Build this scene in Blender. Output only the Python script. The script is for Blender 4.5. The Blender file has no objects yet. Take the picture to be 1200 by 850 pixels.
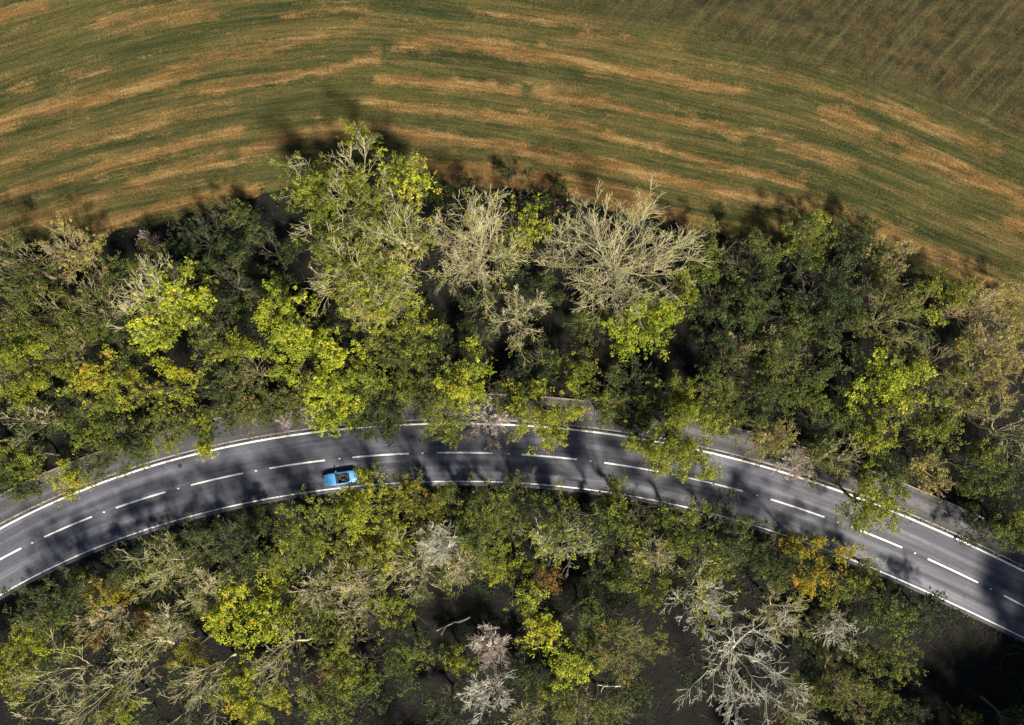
import bpy, math, random
import numpy as np
from mathutils import Vector, Matrix

# ------------------------------------------------------------------ camera, sky, sun, exposure
SC = bpy.context.scene
COL = SC.collection
S = 0.092            # metres of ground per photograph pixel
CAM_H = 86.0
def P(px, py, z=0.0):
    """photo pixel -> point of the place at height z above the ground (camera looks straight down)"""
    k = (CAM_H - z) / CAM_H
    return ((px - 600) * S * k, (425 - py) * S * k, z)

cam_d = bpy.data.cameras.new("camera"); cam = bpy.data.objects.new("camera", cam_d); COL.objects.link(cam)
cam.location = (0, 0, CAM_H)
cam_d.sensor_width = 36
cam_d.lens = 18.0 / ((600 * S) / CAM_H)
cam_d.clip_start = 0.5; cam_d.clip_end = 9000
SC.camera = cam

SUN_EL, SUN_AZ = 52.0, 148.0      # azimuth clockwise from +Y (top of the photo)
sv = Vector((math.sin(math.radians(SUN_AZ)) * math.cos(math.radians(SUN_EL)),
             math.cos(math.radians(SUN_AZ)) * math.cos(math.radians(SUN_EL)), math.sin(math.radians(SUN_EL))))
w = bpy.data.worlds.new("World"); SC.world = w; w.use_nodes = True
nt = w.node_tree; bg = nt.nodes["Background"]
sky = nt.nodes.new("ShaderNodeTexSky"); sky.sky_type = 'NISHITA'; sky.sun_disc = False
sky.sun_elevation = math.radians(SUN_EL); sky.sun_rotation = math.radians(SUN_AZ)
nt.links.new(sky.outputs[0], bg.inputs[0]); bg.inputs[1].default_value = 0.05
sd = bpy.data.lights.new("sun", 'SUN'); sun = bpy.data.objects.new("sun", sd); COL.objects.link(sun)
sd.energy = 5.0; sd.angle = math.radians(5.5); sd.color = (1.0, 0.91, 0.75)
sun.rotation_euler = sv.to_track_quat('Z', 'Y').to_euler(); sun.location = (0, 0, 60)
SC.view_settings.view_transform = 'Standard'; SC.view_settings.look = 'None'
SC.view_settings.exposure = 1.16; SC.view_settings.gamma = 1.0
SC.render.engine = 'CYCLES'
SC.cycles.max_bounces = 5; SC.cycles.diffuse_bounces = 3; SC.cycles.transmission_bounces = 3
SC.cycles.transparent_max_bounces = 4; SC.cycles.glossy_bounces = 2

RNG = np.random.default_rng(11)
random.seed(5)

# ------------------------------------------------------------------ helpers
def tag(o, label=None, cat=None, group=None, kind=None):
    if label: o["label"] = label
    if cat: o["category"] = cat
    if group: o["group"] = group
    if kind: o["kind"] = kind
    return o

def link(name, me, mat=None, parent=None):
    o = bpy.data.objects.new(name, me); COL.objects.link(o)
    if mat is not None:
        for m in (mat if isinstance(mat, (list, tuple)) else [mat]): me.materials.append(m)
    if parent is not None: o.parent = parent
    return o

def mesh_np(name, V, F, smooth=False):
    """V (n,3), F (m,k) arrays -> mesh"""
    me = bpy.data.meshes.new(name)
    V = np.asarray(V, np.float32); F = np.asarray(F, np.int32)
    k = F.shape[1]
    me.vertices.add(len(V)); me.vertices.foreach_set("co", V.ravel())
    me.loops.add(F.size); me.loops.foreach_set("vertex_index", F.ravel())
    me.polygons.add(len(F))
    me.polygons.foreach_set("loop_start", np.arange(0, F.size, k, dtype=np.int32))
    try: me.polygons.foreach_set("loop_total", np.full(len(F), k, np.int32))
    except Exception: pass
    me.update(calc_edges=True)
    me.polygons.foreach_set("use_smooth", np.full(len(F), smooth))
    return me

def attr(me, name, arr, dom='POINT'):
    a = me.attributes.new(name, 'FLOAT', dom); a.data.foreach_set("value", np.asarray(arr, np.float32).ravel())

def fnoise(x, y, seed, n=18, lo=0.02, hi=0.3):
    """smooth sum-of-waves noise, about -1..1"""
    r = np.random.default_rng(seed); out = np.zeros_like(x, dtype=float)
    for i in range(n):
        f = lo * (hi / lo) ** r.random(); a = r.random() * 6.283
        out += np.sin((x * math.cos(a) + y * math.sin(a)) * f * 6.283 + r.random() * 6.283)
    return out / math.sqrt(n)

# ------------------------------------------------------------------ materials
class NM:
    def __init__(s, name):
        s.m = bpy.data.materials.new(name); s.m.use_nodes = True; s.t = s.m.node_tree
        s.b = s.t.nodes["Principled BSDF"]; s.out = s.t.nodes["Material Output"]
    def n(s, typ, **kw):
        nd = s.t.nodes.new(typ)
        for k, v in kw.items():
            if k.startswith("i_"):
                key = k[2:]; nd.inputs[int(key) if key.isdigit() else key.replace("_", " ")].default_value = v
            else: setattr(nd, k, v)
        return nd
    def l(s, a, b): s.t.links.new(a, b)
    def noise(s, scale, detail=4, rough=0.6, vec=None, dist=0):
        nd = s.n("ShaderNodeTexNoise"); nd.inputs["Scale"].default_value = scale
        nd.inputs["Detail"].default_value = detail; nd.inputs["Roughness"].default_value = rough
        nd.inputs["Distortion"].default_value = dist
        if vec is None: vec = s.geo()
        s.l(vec, nd.inputs["Vector"]); return nd.outputs["Fac"]
    def geo(s):
        if not hasattr(s, "_g"): s._g = s.n("ShaderNodeNewGeometry").outputs["Position"]
        return s._g
    def at(s, name): return s.n("ShaderNodeAttribute", attribute_name=name).outputs["Fac"]
    def ramp(s, fac, stops):
        nd = s.n("ShaderNodeValToRGB"); s.l(fac, nd.inputs[0]); e = nd.color_ramp.elements
        while len(e) < len(stops): e.new(0.5)
        for el, (p, c) in zip(e, stops): el.position = p; el.color = (*c, 1) if not isinstance(c, (int, float)) else (c, c, c, 1)
        return nd.outputs[0]
    def mix(s, fac, a, b, mode='MIX'):
        nd = s.n("ShaderNodeMix", data_type='RGBA', blend_type=mode)
        for idx, v in ((0, fac), (6, a), (7, b)):
            if isinstance(v, bpy.types.NodeSocket): s.l(v, nd.inputs[idx])
            else: nd.inputs[idx].default_value = v if idx == 0 else ((*v, 1) if len(v) == 3 else v)
        return nd.outputs[2]
    def math(s, op, a, b=0.0, clamp=False):
        nd = s.n("ShaderNodeMath", operation=op, use_clamp=clamp)
        for i, v in ((0, a), (1, b)):
            if isinstance(v, bpy.types.NodeSocket): s.l(v, nd.inputs[i])
            else: nd.inputs[i].default_value = v
        return nd.outputs[0]
    def maprange(s, v, a, b, c=0.0, d=1.0):
        nd = s.n("ShaderNodeMapRange"); s.l(v, nd.inputs[0])
        for i, x in enumerate((a, b, c, d)): nd.inputs[i + 1].default_value = x
        return nd.outputs[0]
    def color(s, c):
        if isinstance(c, bpy.types.NodeSocket): s.l(c, s.b.inputs["Base Color"])
        else: s.b.inputs["Base Color"].default_value = (*c, 1)
    def bump(s, h, strength=0.5, dist=0.1):
        nd = s.n("ShaderNodeBump"); nd.inputs["Strength"].default_value = strength
        nd.inputs["Distance"].default_value = dist; s.l(h, nd.inputs["Height"])
        s.l(nd.outputs[0], s.b.inputs["Normal"])
    def rs(s, rough, spec=0.3):
        if isinstance(rough, bpy.types.NodeSocket): s.l(rough, s.b.inputs["Roughness"])
        else: s.b.inputs["Roughness"].default_value = rough
        s.b.inputs["Specular IOR Level"].default_value = spec

def plain(name, c, rough=0.6, spec=0.3, metal=0.0, coat=0.0, var=0.0):
    m = NM(name)
    if var:
        f = m.noise(9.0, 5, 0.7)
        m.color(m.ramp(f, [(0.3, tuple(x * (1 - var) for x in c)), (0.7, tuple(min(1, x * (1 + var)) for x in c))]))
    else: m.color(c)
    m.rs(rough, spec); m.b.inputs["Metallic"].default_value = metal
    m.b.inputs["Coat Weight"].default_value = coat
    return m.m

def leaf_mat(name, dark, mid, light, odd, oddpos=0.93):
    m = NM(name)
    t = m.at("tint")
    info = m.n("ShaderNodeObjectInfo").outputs["Random"]
    tt = m.math('ADD', t, m.maprange(info, 0, 1, -0.15, 0.15))
    c = m.ramp(tt, [(0.0, dark), (0.45, mid), (0.8, light), (oddpos, odd)])
    m.color(c); m.rs(0.55, 0.25)
    tr = m.n("ShaderNodeBsdfTranslucent"); hs = m.n("ShaderNodeHueSaturation")
    hs.inputs["Saturation"].default_value = 1.1; hs.inputs["Value"].default_value = 1.25
    m.l(c, hs.inputs["Color"]); m.l(hs.outputs[0], tr.inputs["Color"])
    mx = m.n("ShaderNodeMixShader"); mx.inputs[0].default_value = 0.30
    m.l(m.b.outputs[0], mx.inputs[1]); m.l(tr.outputs[0], mx.inputs[2]); m.l(mx.outputs[0], m.out.inputs[0])
    return m.m

def bark_mat(name, a, b, lich):
    m = NM(name)
    f = m.noise(2.2, 6, 0.7); g = m.noise(0.8, 3, 0.5)
    c = m.ramp(f, [(0.3, a), (0.65, b)])
    c = m.mix(m.maprange(g, 0.45, 0.7), c, lich)
    m.color(c); m.rs(0.85, 0.15); m.bump(m.noise(25, 3, 0.6), 0.4, 0.02)
    return m.m

LM = {
 'lime':   leaf_mat("lime_leaf", (.070, .095, .010), (.220, .260, .016), (.430, .450, .035), (.52, .34, .02), 0.96),
 'yellow': leaf_mat("yellow_green_leaf", (.055, .072, .008), (.165, .188, .012), (.340, .350, .025), (.42, .22, .015), 0.95),
 'mid':    leaf_mat("mid_green_leaf", (.030, .044, .009), (.088, .112, .014), (.215, .240, .025), (.26, .22, .02), 0.97),
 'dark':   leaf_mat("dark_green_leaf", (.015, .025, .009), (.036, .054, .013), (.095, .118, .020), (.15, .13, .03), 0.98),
 'olive':  leaf_mat("olive_leaf", (.035, .048, .010), (.085, .105, .016), (.150, .165, .024), (.30, .15, .03), 0.95),
 'gold':   leaf_mat("golden_leaf", (.080, .085, .008), (.180, .170, .010), (.330, .240, .012), (.50, .20, .012), 0.9),
 'orange': leaf_mat("orange_leaf", (.09, .055, .012), (.19, .11, .016), (.30, .17, .02), (.34, .24, .02), 0.9),
 'tan':    leaf_mat("tan_leaf", (.10, .095, .025), (.22, .20, .045), (.38, .33, .07), (.34, .18, .06), 0.92),
 'russet': leaf_mat("russet_leaf", (.09, .045, .03), (.17, .085, .05), (.26, .14, .08), (.30, .20, .08), 0.92),
}
BM = {
 'pale': bark_mat("pale_bark", (.27, .235, .13), (.58, .51, .33), (.40, .39, .18)),
 'white': bark_mat("white_bark", (.34, .32, .26), (.62, .59, .50), (.46, .45, .33)),
 'pink': bark_mat("pinkish_bark", (.40, .33, .29), (.66, .58, .52), (.52, .46, .38)),
 'tanb': bark_mat("tan_bark", (.22, .16, .10), (.42, .33, .20), (.36, .33, .16)),
 'brown': bark_mat("brown_bark", (.06, .05, .04), (.17, .14, .11), (.11, .12, .07)),
}

def ground_mat():
    m = NM("woodland_floor")
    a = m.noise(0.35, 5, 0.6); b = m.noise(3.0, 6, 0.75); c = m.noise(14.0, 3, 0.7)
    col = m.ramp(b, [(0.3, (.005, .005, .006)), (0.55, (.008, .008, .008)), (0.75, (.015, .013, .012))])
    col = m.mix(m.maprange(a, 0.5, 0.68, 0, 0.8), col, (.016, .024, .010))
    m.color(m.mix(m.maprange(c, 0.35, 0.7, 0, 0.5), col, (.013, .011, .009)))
    m.rs(0.95, 0.1); m.bump(c, 0.6, 0.08); return m.m

def field_mat(name="mown_grass"):
    m = NM(name)
    uvn = m.n("ShaderNodeUVMap"); uvn.uv_map = "rows"
    mp = m.n("ShaderNodeMapping"); mp.inputs["Scale"].default_value = (0.040, 1.0, 1.0); m.l(uvn.outputs[0], mp.inputs[0])
    streak = m.noise(0.62, 7, 0.68, mp.outputs[0], 0.25)
    mp2 = m.n("ShaderNodeMapping"); mp2.inputs["Scale"].default_value = (0.055, 1.0, 1.0); m.l(uvn.outputs[0], mp2.inputs[0])
    fine = m.noise(2.6, 6, 0.72, mp2.outputs[0], 0.3)
    tuft = m.noise(4.5, 4, 0.75); grain = m.noise(16.0, 3, 0.8); big = m.noise(0.09, 4, 0.55); mid = m.noise(0.6, 4, 0.65)
    dry = m.at("dry"); rough = m.at("rough")
    g = m.ramp(streak, [(0.32, (.019, .025, .008)), (0.45, (.034, .038, .011)), (0.53, (.056, .052, .016)), (0.64, (.102, .074, .026))])
    g = m.mix(m.maprange(fine, 0.52, 0.68, 0, 0.75), g, (.100, .076, .028))
    g = m.mix(m.maprange(big, 0.50, 0.66, 0, 0.5), g, (.075, .068, .020))
    g = m.mix(m.maprange(fine, 0.48, 0.34, 0, 0.8), g, (.017, .026, .009))
    # dry rows: orange-brown straw with broken edges
    mp3 = m.n("ShaderNodeMapping"); mp3.inputs["Scale"].default_value = (0.10, 1.0, 1.0); m.l(uvn.outputs[0], mp3.inputs[0])
    brk = m.noise(1.1, 6, 0.72, mp3.outputs[0], 0.5)
    d = m.math('ADD', dry, m.math('MULTIPLY', m.math('SUBTRACT', mid, 0.5), 1.3))
    d = m.math('ADD', d, m.math('MULTIPLY', m.math('SUBTRACT', brk, 0.5), 2.4))
    d = m.math('ADD', d, m.math('MULTIPLY', m.math('SUBTRACT', tuft, 0.5), 0.9))
    dcol = m.ramp(brk, [(0.32, (.085, .046, .016)), (0.5, (.145, .082, .028)), (0.66, (.215, .145, .060))])
    g = m.mix(m.maprange(d, 0.15, 0.95, 0, 0.92), g, dcol)
    # rough, browner upper corner
    mp4 = m.n("ShaderNodeMapping"); mp4.vector_type = 'TEXTURE'; mp4.inputs["Rotation"].default_value = (0, 0, 0.84); mp4.inputs["Scale"].default_value = (16.0, 1.0, 1.0); m.l(m.geo(), mp4.inputs[0])
    diag = m.noise(1.3, 6, 0.7, mp4.outputs[0], 0.3)
    rc = m.ramp(mid, [(0.32, (.014, .014, .008)), (0.45, (.028, .026, .011)), (0.55, (.050, .034, .016)), (0.68, (.036, .042, .015))])
    rc = m.mix(m.maprange(diag, 0.50, 0.66, 0, 0.7), rc, (.078, .074, .032)); rc = m.mix(m.maprange(diag, 0.46, 0.34, 0, 0.75), rc, (.016, .017, .010))
    g = m.mix(m.math('MULTIPLY', rough, 0.85), g, rc)
    # grass grain
    g = m.mix(1.0, g, m.ramp(tuft, [(0.30, .55), (0.70, 1.4)]), 'MULTIPLY')
    g = m.mix(1.0, g, m.ramp(grain, [(0.30, .60), (0.72, 1.35)]), 'MULTIPLY')
    m.color(g); m.rs(0.9, 0.12)
    h = m.math('ADD', m.math('MULTIPLY', grain, 0.6), m.math('ADD', tuft, m.math('MULTIPLY', fine, 0.9)))
    m.bump(h, 0.8, 0.14)
    return m.m

def asphalt_mat(name, base, path=False):
    m = NM(name)
    uvn = m.n("ShaderNodeUVMap"); uvn.uv_map = "rows"
    mp = m.n("ShaderNodeMapping"); mp.inputs["Scale"].default_value = (0.035, 1.0, 1.0); m.l(uvn.outputs[0], mp.inputs[0])
    lane = m.noise(1.1, 4, 0.55, mp.outputs[0]); lane2 = m.noise(4.0, 3, 0.6, mp.outputs[0])
    grit = m.noise(34, 3, 0.85); blot = m.noise(0.8, 5, 0.7); spk = m.noise(11, 2, 0.8)
    c = m.ramp(lane, [(0.30, tuple(x * 0.55 for x in base)), (0.50, base), (0.70, tuple(x * 2.1 for x in base))])
    c = m.mix(m.maprange(lane2, 0.45, 0.75, 0, 0.45), c, tuple(x * 1.6 for x in base))
    c = m.mix(m.maprange(blot, 0.5, 0.75, 0, 0.35), c, tuple(x * 0.6 for x in base))
    c = m.mix(1.0, c, m.ramp(grit, [(0.3, .45), (0.7, 1.75)]), 'MULTIPLY')
    c = m.mix(1.0, c, m.ramp(m.noise(8.0, 5, 0.9), [(0.36, .70), (0.64, 1.38)]), 'MULTIPLY')
    c = m.mix(m.maprange(spk, 0.66, 0.74, 0, 0.5), c, tuple(x * 2.6 for x in base))
    if not path:
        v = m.n("ShaderNodeTexVoronoi", feature='DISTANCE_TO_EDGE'); v.inputs["Scale"].default_value = 0.16; m.l(m.geo(), v.inputs["Vector"])
        crk = m.math('ADD', v.outputs[0], m.math('MULTIPLY', m.noise(2.0, 5, 0.8), 0.25))
        c = m.mix(m.maprange(crk, 0.128, 0.112, 0, 0.5), c, tuple(x * .35 for x in base))
    if path:
        lit = m.noise(1.4, 6, 0.75)
        c = m.mix(m.maprange(lit, 0.48, 0.62, 0, 0.7), c, (.044, .034, .028))
    m.color(c); m.rs(m.maprange(lane, 0.3, 0.7, 0.80, 0.60), 0.35); m.bump(grit, 0.35, 0.02)
    return m.m

def paint_mat():
    m = NM("road_paint"); f = m.noise(7, 5, 0.8)
    m.color(m.ramp(f, [(0.30, (.30, .30, .30)), (0.45, (.66, .66, .65)), (0.7, (.82, .82, .81))])); m.rs(0.6, 0.3); return m.m

M_GROUND = ground_mat(); M_FIELD = field_mat(); M_ROAD = asphalt_mat("asphalt", (.050, .052, .067))
M_PATH = asphalt_mat("path_asphalt", (.036, .036, .045), True); M_PAINT = paint_mat()
M_KERB = plain("kerb_concrete", (.24, .235, .24), 0.85, 0.2, var=0.3)
M_EDGING = plain("edging_stone", (.20, .165, .15), 0.9, 0.2, var=0.4)
M_LITTER = plain("dark_leaf_litter", (.013, .012, .011), 0.9, 0.15, var=.5)  # very dark, nearly neutral brown with random mottling
M_CHAN = plain("gutter_channel", (.028, .027, .028), 0.95, 0.1, var=0.3)  # dark grey channel strip, darker than the asphalt beside it

# ------------------------------------------------------------------ road geometry (curves read off the photograph, as ground metres)
def fit(pts, deg=5):
    pts = np.array(pts, float); X = (pts[:, 0] - 600) / 600; c = np.polyfit(X, pts[:, 1], deg)
    d = np.polyder(c)
    def f(x):
        x = np.asarray(x, float); t = np.clip((x - 600) / 600, -1.02, 1.02)
        return np.polyval(c, t) + np.polyval(d, t) * ((x - 600) / 600 - t) + 0.00012 * np.maximum(np.abs(x - 600) - 612, 0) ** 2 * 0.6
    return f
UP = fit([(0,619),(15,612),(75,584),(110,570),(150,554.5),(200,539),(225,534),(265,523),(300,517.5),(337,510),(412,502.5),(450,499),(500,497.5),(550,497),(595,498),(662,502),(742,512.5),(851,535.5),(960,567),(1039,596),(1125,634),(1200,669)])
LO = fit([(3,696),(31,680),(73.5,659),(147,628.5),(244,600.6),(300,587),(347,579),(400,571.5),(453,567),(509,564),(553,564),(595,565.5),(660,570),(700,576),(727,580),(797,592.5),(874,612),(1012,662),(1087,694),(1162,729)])
CE = fit([(0,655),(25,643),(52,630),(108,606),(136,595),(194,577),(224,568),(285,555),(316,548),(381,540),(413,536),(479,531),(512,531),(577,532),(611,533),(676,539),(708,542),(757,550),(806,560),(870,575),(903,585),(966,606),(997,618),(1057,642),(1087,655),(1146,683),(1176,698),(1200,710)])

XS = np.linspace(-1500, 2700, 700)
def curve(f, off=0.0, xs=XS):
    """line on the ground offset `off` metres to the north side"""
    x = (xs - 600) * S; y = (425 - f(xs)) * S
    p = np.stack([x, y], 1); t = np.gradient(p, axis=0); t /= np.linalg.norm(t, axis=1)[:, None]
    n = np.stack([-t[:, 1], t[:, 0]], 1)
    return p + n * off
def ribbon(name, A, B, z, mat, thick=None, parent=None, cross=2, crown=0.0):
    """strip between polylines A (south) and B (north); thick gives it sides"""
    n = len(A); fr = np.linspace(0, 1, cross)
    V = []; UV = []
    s = np.concatenate([[0], np.cumsum(np.linalg.norm(np.diff((A + B) / 2, axis=0), axis=1))])
    for j, f in enumerate(fr):
        p = A * (1 - f) + B * f
        V.append(np.column_stack([p, np.full(n, z + crown * 4 * f * (1 - f))]))
        UV.append(np.column_stack([s, np.linalg.norm(p - A, axis=1)]))
    V = np.concatenate(V); UV = np.concatenate(UV); F = []
    for j in range(cross - 1):
        a = j * n + np.arange(n - 1); F.append(np.column_stack([a, a + 1, a + 1 + n, a + n]))
    F = np.concatenate(F)
    if thick:
        base = len(V); lo = np.concatenate([V[:n], V[-n:]]).copy(); lo[:, 2] = z - thick
        V = np.concatenate([V, lo]); UV = np.concatenate([UV, UV[:n], UV[-2 * 0 - n:] if False else UV[(cross - 1) * n:cross * n]])
        a = np.arange(n - 1)
        F = np.concatenate([F, np.column_stack([base + a, base + a + 1, a + 1, a]),
                            np.column_stack([(cross - 1) * n + a, (cross - 1) * n + a + 1, base + n + a + 1, base + n + a])])
        t = (cross - 1) * n
        F = np.concatenate([F, [[0, t, base + n, base]], [[n - 1, base + n - 1, base + 2 * n - 1, t + n - 1]]])
    me = mesh_np(name, V, F); uv = me.uv_layers.new(name="rows")
    li = np.zeros(len(me.loops), np.int32); me.loops.foreach_get("vertex_index", li)
    uv.data.foreach_set("uv", UV[li].astype(np.float32).ravel())
    return link(name, me, mat, parent)

# ---- the ground
def grid(name, xs, ys, zf, mat):
    X, Y = np.meshgrid(xs, ys); Z = zf(X, Y); V = np.column_stack([X.ravel(), Y.ravel(), Z.ravel()])
    nx, ny = len(xs), len(ys); i = np.arange(nx - 1)[None, :] + np.arange(ny - 1)[:, None] * nx
    F = np.column_stack([i.ravel(), i.ravel() + 1, i.ravel() + 1 + nx, i.ravel() + nx])
    return mesh_np(name, V, F, True), X, Y
def axis(a, b, step, far):
    core = np.arange(a, b + step, step); out = []
    d = step; x = core[-1]
    while x < far: d *= 1.5; x += d; out.append(x)
    o2 = []; d = step; x = core[0]
    while x > -far: d *= 1.5; x -= d; o2.append(x)
    return np.array(o2[::-1] + list(core) + out)
me, X, Y = grid("ground", axis(-70, 70, 1.2, 4000), axis(-60, 60, 1.2, 4000),
    lambda X, Y: -0.22 + 0.03 * fnoise(X, Y, 3, lo=.03, hi=.2) * (np.hypot(X, Y) < 200) - 0.25 * (np.hypot(X, Y) >= 200), M_GROUND)
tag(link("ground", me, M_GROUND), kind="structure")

# ---- the field: mown rows follow the wood's edge
FX = np.array([-1500, -300, 0, 133, 250, 333, 400, 443, 567, 700, 800, 933, 1000, 1200, 1500, 2700.])
FY = np.array([700, 330, 233, 193, 168, 158, 151, 152, 167, 190, 212, 240, 262, 345, 480, 1100.])
def smooth_interp(x, X0, Y0, wid=30):
    return (np.interp(x - wid, X0, Y0) + np.interp(x, X0, Y0) * 2 + np.interp(x + wid, X0, Y0)) / 4
EX = np.array([-1500, -300, 0, 60, 110, 200, 240, 320, 420, 500, 540, 650, 780, 900, 1000, 1100, 1200, 1500, 2700.])
EY = np.array([800, 400, 285, 280, 278, 262, 246, 222, 212, 208, 216, 230, 262, 284, 292, 330, 385, 520, 1150.])
def edge_y(x): return smooth_interp(x, EX, EY, 12)
streaks = [
 ([(0,148),(33,133),(110,117),(167,100),(230,83)], 7, 1.0), ([(238,108),(300,98),(400,78),(443,68)], 4, .95),
 ([(-20,200),(60,180),(80,168),(160,148),(200,133),(270,122)], 8, .6), ([(-20,238),(0,233),(133,193),(250,160),(280,152)], 4.5, .9),
 ([(-20,282),(60,252),(110,238),(140,222),(200,205),(260,188)], 11, .62),
 ([(287,180),(333,163),(400,150),(443,152),(490,160),(567,167),(650,182),(700,190),(800,213),(870,228)], 5.5, 1.0),
 ([(113,270),(150,258),(190,242),(240,232),(300,222)], 6, 1.1),
 ([(480,196),(540,205),(600,212),(660,222),(720,235),(780,252),(820,266)], 7, 1.25), ([(500,194),(560,196),(620,205),(690,216),(760,232)], 4, 1.1),
 ([(443,92),(500,95),(560,103),(605,108)], 5, 1.0), ([(630,108),(700,120),(760,133),(830,148),(870,158)], 6, .9),
 ([(890,160),(950,180),(1000,195)], 6, .7), ([(430,120),(500,127),(560,135),(610,137),(680,148),(740,165),(800,180),(860,198),(940,215)], 4.5, .85),
 ([(473,50),(533,48),(600,60),(667,68),(730,83),(800,95),(867,107)], 6.5, .95), ([(890,80),(960,105),(1040,125),(1100,150),(1170,178)], 5.5, .7),
 ([(965,132),(1020,152)], 6, 1.1), ([(1040,160),(1060,168)], 6, 1.0), ([(1070,178),(1130,202),(1200,235),(1240,252)], 8, .95),
 ([(980,246),(1060,282),(1100,300),(1150,325),(1210,358)], 11, .7), ([(120,28),(180,20),(250,12)], 9, .65), ([(-10,24),(48,6)], 7, .95),
 ([(330,18),(400,10),(430,8)], 2.5, 1.0), ([(15,108),(35,104)], 4, .7), ([(80,90),(130,78)], 7, .5), ([(230,75),(290,60),(350,50),(400,42)], 7, .6),
 ([(680,40),(740,46),(795,56)], 3.5, .7), ([(770,262),(830,278),(880,290),(930,300)], 9, .9), ([(890,262),(960,275)], 6, .95),
 ([(800,213),(860,226),(940,240),(1000,262)], 6, .9), ([(410,35),(430,20)], 6, .5), ([(560,20),(700,28)], 5, .45), ([(500,175),(600,190)], 4, .4),
 ([(1080,30),(1120,60)], 8, .6), ([(1000,15),(1030,30)], 7, .7), ([(1050,60),(1150,95)], 9, .5), ([(1180,260),(1210,270)], 6, 1.),
]
def field_attrs(x, y):
    """dryness and roughness of the turf at ground metres (x, y)"""
    px = x / S + 600; py = 425 - y / S
    wob = 2.2 * fnoise(x, y, 41, lo=.08, hi=.6); dry = np.zeros_like(px)
    for pts, wd, st in streaks:
        pts = np.array(pts, float)
        for a, b in zip(pts[:-1], pts[1:]):
            ab = b - a; t = np.clip(((px - a[0]) * ab[0] + (py - a[1]) * ab[1]) / (ab @ ab), 0, 1)
            d = np.hypot(px - a[0] - t * ab[0], py + wob - a[1] - t * ab[1])
            dry = np.maximum(dry, st * np.exp(-(d / (wd * 1.25)) ** 2 * 0.8))
    ry = np.interp(px, [-400, 200, 600, 700, 830, 1000, 1100, 1200, 1500], [-200, -60, 0, 28, 58, 100, 138, 172, 300])
    rough = np.clip((ry - py + 6 * fnoise(x, y, 9, lo=.05, hi=.3) + 8) / 48, 0, 1)
    return dry, rough
fx = axis(-62, 62, 0.30, 1500); fe = np.concatenate([np.arange(0, 52, 0.30), 52 * 1.12 ** np.arange(0, 30)])
PXg = fx / S + 600; yb = (425 - edge_y(PXg)) * S
yb = yb + 0.35 * fnoise(fx, fx * 0, 5, lo=.05, hi=.7)
# rows relax towards level far from the edge so that the sheet stays simple
Xf, Ef = np.meshgrid(fx, fe); Yf = yb[None, :] + Ef
Zf = 0.02 + 0.05 * fnoise(Xf, Yf, 21, lo=.04, hi=.25) * np.clip(Ef / 3, 0, 1) + 0.035 * fnoise(Xf * 0.1, Yf, 22, lo=.25, hi=.9) * np.clip(Ef, 0, 1)
Zf[0, :] = -0.14; Zf[Ef > 52] += 0.0
nx, ny = len(fx), len(fe); i = np.arange(nx - 1)[None, :] + np.arange(ny - 1)[:, None] * nx
F = np.column_stack([i.ravel(), i.ravel() + 1, i.ravel() + 1 + nx, i.ravel() + nx])
me = mesh_np("field", np.column_stack([Xf.ravel(), Yf.ravel(), Zf.ravel()]), F, True)
dry, rough = field_attrs(Xf.ravel(), Yf.ravel()); attr(me, "dry", dry); attr(me, "rough", rough)
def row_uv(x, y):
    px = x / S + 600; py = 425 - y / S
    return np.column_stack([x, (smooth_interp(px, FX, FY, 40) - py) * S])
UVf = row_uv(Xf.ravel(), Yf.ravel()); uv = me.uv_layers.new(name="rows")
li = np.zeros(len(me.loops), np.int32); me.loops.foreach_get("vertex_index", li)
uv.data.foreach_set("uv", UVf[li].astype(np.float32).ravel())
tag(link("field", me, M_FIELD), kind="structure")

# ---- short turf standing on the field (nobody could count it)
def blades(n, xr, yr, hmin, hmax, wmin, wmax, seed, keep=None):
    r = np.random.default_rng(seed); x = r.uniform(*xr, n); y = r.uniform(*yr, n)
    k = keep(x, y); x, y = x[k], y[k]; n = len(x)
    a = r.uniform(0, math.pi, n); wd = r.uniform(wmin, wmax, n); h = r.uniform(hmin, hmax, n)
    lx, ly = r.normal(0, .06, n), r.normal(0, .06, n)
    c, s = np.cos(a) * wd / 2, np.sin(a) * wd / 2
    V = np.empty((n, 3, 3)); V[:, 0] = np.column_stack([x - c, y - s, np.zeros(n)]); V[:, 1] = np.column_stack([x + c, y + s, np.zeros(n)])
    V[:, 2] = np.column_stack([x + lx, y + ly, h]); return V, x, y
def in_field(x, y):
    return y > (425 - edge_y(x / S + 600)) * S + 0.1
V, bx_, by_ = blades(230000, (-60, 60), (4, 44), .03, .11, .04, .11, 7, in_field)
me = mesh_np("turf", V.reshape(-1, 3), np.arange(len(V) * 3).reshape(-1, 3))
d_, r_ = field_attrs(bx_, by_); attr(me, "dry", np.repeat(d_, 3)); attr(me, "rough", np.repeat(r_, 3))
uv = me.uv_layers.new(name="rows"); uv.data.foreach_set("uv", np.repeat(row_uv(bx_, by_), 3, axis=0).astype(np.float32).ravel())
tag(link("grass", me, M_FIELD), "short mown grass in green and straw rows over the field", "grass", kind="stuff")

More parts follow.
